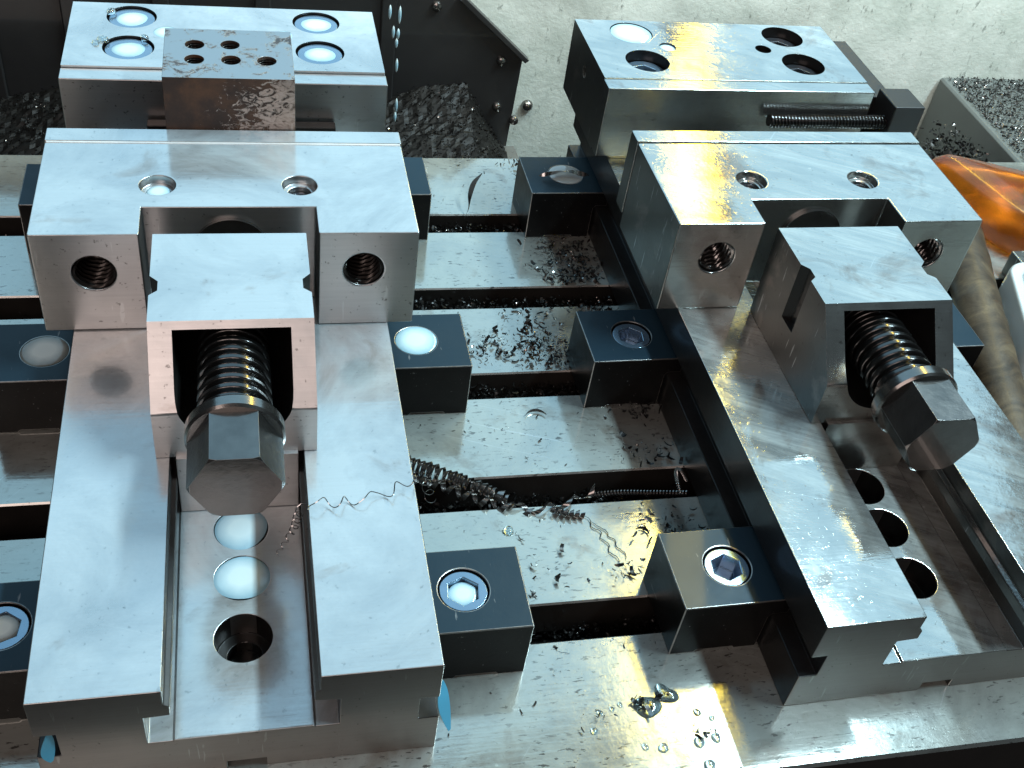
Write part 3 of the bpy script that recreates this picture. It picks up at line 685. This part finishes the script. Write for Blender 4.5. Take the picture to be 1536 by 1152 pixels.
# leaf like chip standing on the far land
pts = frame_path([(127, 322, 1), (130, 328, 4), (131, 333, 9), (134, 339, 14), (139, 343, 18)], 30)
ribbon('leaf_chip', pts, [Vector((math.cos(.8+i*.08), math.sin(.8+i*.08), .2)) for i in range(31)], lambda f: .4+3.0*math.sin(PI*f)**.8, 'chip_dark', 'dark upright leaf shaped chip on the far table land')
cx, cy = CL['Rr']
pts = frame_path([(cx-16, cy-3, 31), (cx-10, cy-3.5, 33), (cx, cy-2, 33.4), (cx+8, cy-4, 33), (cx+13, cy-3, 31.5)], 50)
ribbon('twisted_chip', pts, [Vector((0, math.cos(.5+i*.09), math.sin(.5+i*.09))) for i in range(51)], lambda f: .5+3.0*math.sin(PI*f)**.7, 'chip_wire', 'silver twisted sliver lying across a grey puddle')
for c, r_, a0, a1, l, m_ in (((168, 88, .3), 3.2, -.6, 2.3, 'curved dark chip on the land beside the oily clamp', 'chip_dark'), ((136, 160, .6), 5.5, .4, 2.7, 'bow shaped pale chip over the T slot', 'chip')):
    pts = [Vector((c[0]+r_*math.cos(a0+(a1-a0)*i/24), c[1]+r_*math.sin(a0+(a1-a0)*i/24), c[2]+.8)) for i in range(25)]
    ribbon('bow_chip', pts, [Vector((0, .3, 1)).normalized()]*25, lambda f: .3+1.2*math.sin(PI*f), m_, l)

bd = solid('coolant_bead', box(-74.6, 74.6, 237.6, 239.4, 99.2, 100.75), [], 'coolant_bead', None, bevel=.35); tag(bd, 'white bead of dried coolant along the jaw plate joint before the rusty block', 'coolant')
# clear droplets and puddles
gp2 = 'clear coolant drops on the table'
pool(147.5, 6.5, .1, 5.0, 'clear coolant puddle holding dark chips, largest on front land', mat='puddle', dome=1.3, wob=.12, seed=4, cat='droplet', name='coolant_drop')
pool(156, 11, .1, 4.2, 'curved clear puddle touching the largest chip puddle', mat='puddle', dome=1.2, wob=.2, seed=9, cat='droplet', name='coolant_drop')
for i, (x, y, r_) in enumerate(((110, 95, 2.6), (148.7, -10.7, 2.0), (164, -19.5, 2.3), (163, -10, 2.2), (170, -9, 2.0), (128.5, 6, 1.2), (133.5, 7, 1.1), (137, 8.5, 1.1), (124.5, -1, 1.5), (142, -9.5, 1.4), (166, 2.0, 1.5), (171, -1, 1.2))):
    pool(x, y, .08, r_, 'small clear coolant drop on the machine table', mat='clear', dome=.8*r_*.5, wob=.08, seed=i+20, group=gp2, cat='droplet', name='coolant_drop')
for i, (x, y, r_) in enumerate(((-39, 333, 1.9), (-58, 330, 2.6), (-56, 360, 2.2), (-61, 326, 1.7))):
    pool(x, y, ZJ+.05, r_, 'clear coolant bubble at a bolt hole rim of the fixed jaw', mat='clear', dome=1.6, wob=.1, seed=i+50, group='coolant bubbles at the bolt holes', cat='droplet', name='coolant_drop')
# falling drops of coolant
for x, z, L in ((92.5, 72.5, 4.5), (98.4, 71, 5.5), (95.1, 60, 4), (98.1, 59, 3.4), (97.4, 53, 3.2), (98.3, 38.4, 4.5), (99.6, 11, 5), (99.2, 3, 4)):
    o = finish('falling_drop', lathe(bmesh.new(), [(.1, -L), (.7, -L*.7), (1.0, -L*.1), (.9, L*.4), (.5, L*.8), (.1, L)], 'z', (0, 0, 0), 14), 'coolant', smooth=60)
    o.location = Vector((x, 430, z))*MM; tag(o, 'white drop of coolant falling before the splash guard', 'droplet', 'falling coolant drops')

# ------------------------------------------------------------------ mallet, tray and small things on the right
bm = bmesh.new()
foot = [(452, 280), (535, 238), (575, 296), (430, 366)]
cxy = (495, 296)
cor = [Vector(q) for q in foot]; rf = []
for i in range(4):
    q, pa, pb = cor[i], cor[i-1], cor[(i+1) % 4]; a_ = q+(pa-q).normalized()*20; c_ = q+(pb-q).normalized()*20
    rf += [a_*(1-t_)**2+q*2*t_*(1-t_)+c_*t_*t_ for t_ in [k_/7 for k_ in range(8)]]
def amb(inset, z): return [bm.verts.new((q[0]+(cxy[0]-q[0])*inset, q[1]+(cxy[1]-q[1])*inset, z+.8*noise.noise(Vector((q[0]*.05, q[1]*.05, z*.1))))) for q in rf]
rings = [amb(.10, .6), amb(.03, 2.5), amb(.0, 7), amb(.0, 16), amb(.03, 22), amb(.09, 26), amb(.2, 28.2), amb(.45, 29.6), amb(.75, 30)]
nn = len(rf)
for A, B in zip(rings, rings[1:]):
    for i in range(nn): bm.faces.new((A[i], A[(i+1) % nn], B[(i+1) % nn], B[i]))
bm.faces.new(rings[0]); bm.faces.new(rings[-1])
ab = finish('plastic_bottle', bm, 'amber', smooth=80); tag(ab, 'flat amber translucent plastic bottle lying on the table behind the wooden bar', 'bottle')
bm = bmesh.new(); P = frame_path([(424, 290, 13.2), (409.5, 250, 13.2), (391.5, 200, 13.2), (373.5, 150, 13.2), (356, 101, 13.2)], 40); prev = None
for i, q in enumerate(P):
    tn = (P[min(i+1, 40)]-P[max(i-1, 0)]).normalized(); s_ = tn.cross(Vector((0, 0, 1))).normalized(); u = s_.cross(tn)
    rr = 12.4
    if i in (0, 40): rr *= .86
    cur = [bm.verts.new(q+(rr+.6*noise.noise(q*.12+Vector((a, 0, 0))))*(math.cos(a)*s_+math.sin(a)*u)) for a in [k_*2*PI/28 for k_ in range(28)]]
    if prev:
        for a in range(28): bm.faces.new((prev[a], prev[(a+1) % 28], cur[(a+1) % 28], cur[a]))
    else: bm.faces.new(cur)
    prev = cur
bm.faces.new(prev); wbar = finish('wooden_bar', bm, 'wood', smooth=60); tag(wbar, 'round greasy brown wooden bar lying between the empty vise and amber bottle', 'wooden bar')
wt = empty('plastic_tray', (449, 196, 0), -.35); tag(wt, 'white plastic tray with rounded corner beside the wooden bar', 'tray')
def rrect(hx, hy, r, n=8):
    return [(sx*(hx-r)+r*math.cos(a), sy*(hy-r)+r*math.sin(a)) for (sx, sy, a0) in ((1, 1, 0), (-1, 1, PI/2), (-1, -1, PI), (1, -1, 1.5*PI)) for a in [a0+i*PI/2/n for i in range(n+1)]]
solid('shell', prism(rrect(38, 44, 16), 2, .2, 24), [prism(rrect(31, 37, 11), 2, 4, 30)], 'white_plastic', wt, bevel=2, seg=3)
sb = solid('steel_spacer', box(-18, 18, -8, 8, 0, 16), [], 'steel_worn', None, bevel=.8); sb.location = Vector((463, 258, .1))*MM
tag(sb, 'small grey steel spacer in front of the amber bottle', 'steel block')
# blue slivers caught in the grooves of the first vise
for (a, b_, c), l in ((((66, 6, 33), (66.5, 2, 26), (69, -2, 14)), 'bright blue plastic sliver hanging at the rail corner near blue rimmed bolt'), (((-60, 1, 33), (-61, -.5, 26), (-60.5, -1.5, 20)), 'bright blue plastic sliver in the outer side groove of the vise')):
    pts = frame_path([a, b_, c], 12); ribbon('plastic_sliver', pts, [Vector((.8, .5, .2)).normalized()]*13, lambda f: .3+4.6*math.sin(PI*min(1, f*.9+.05)), 'blue_film', l, cat='plastic sliver', thick=.3)
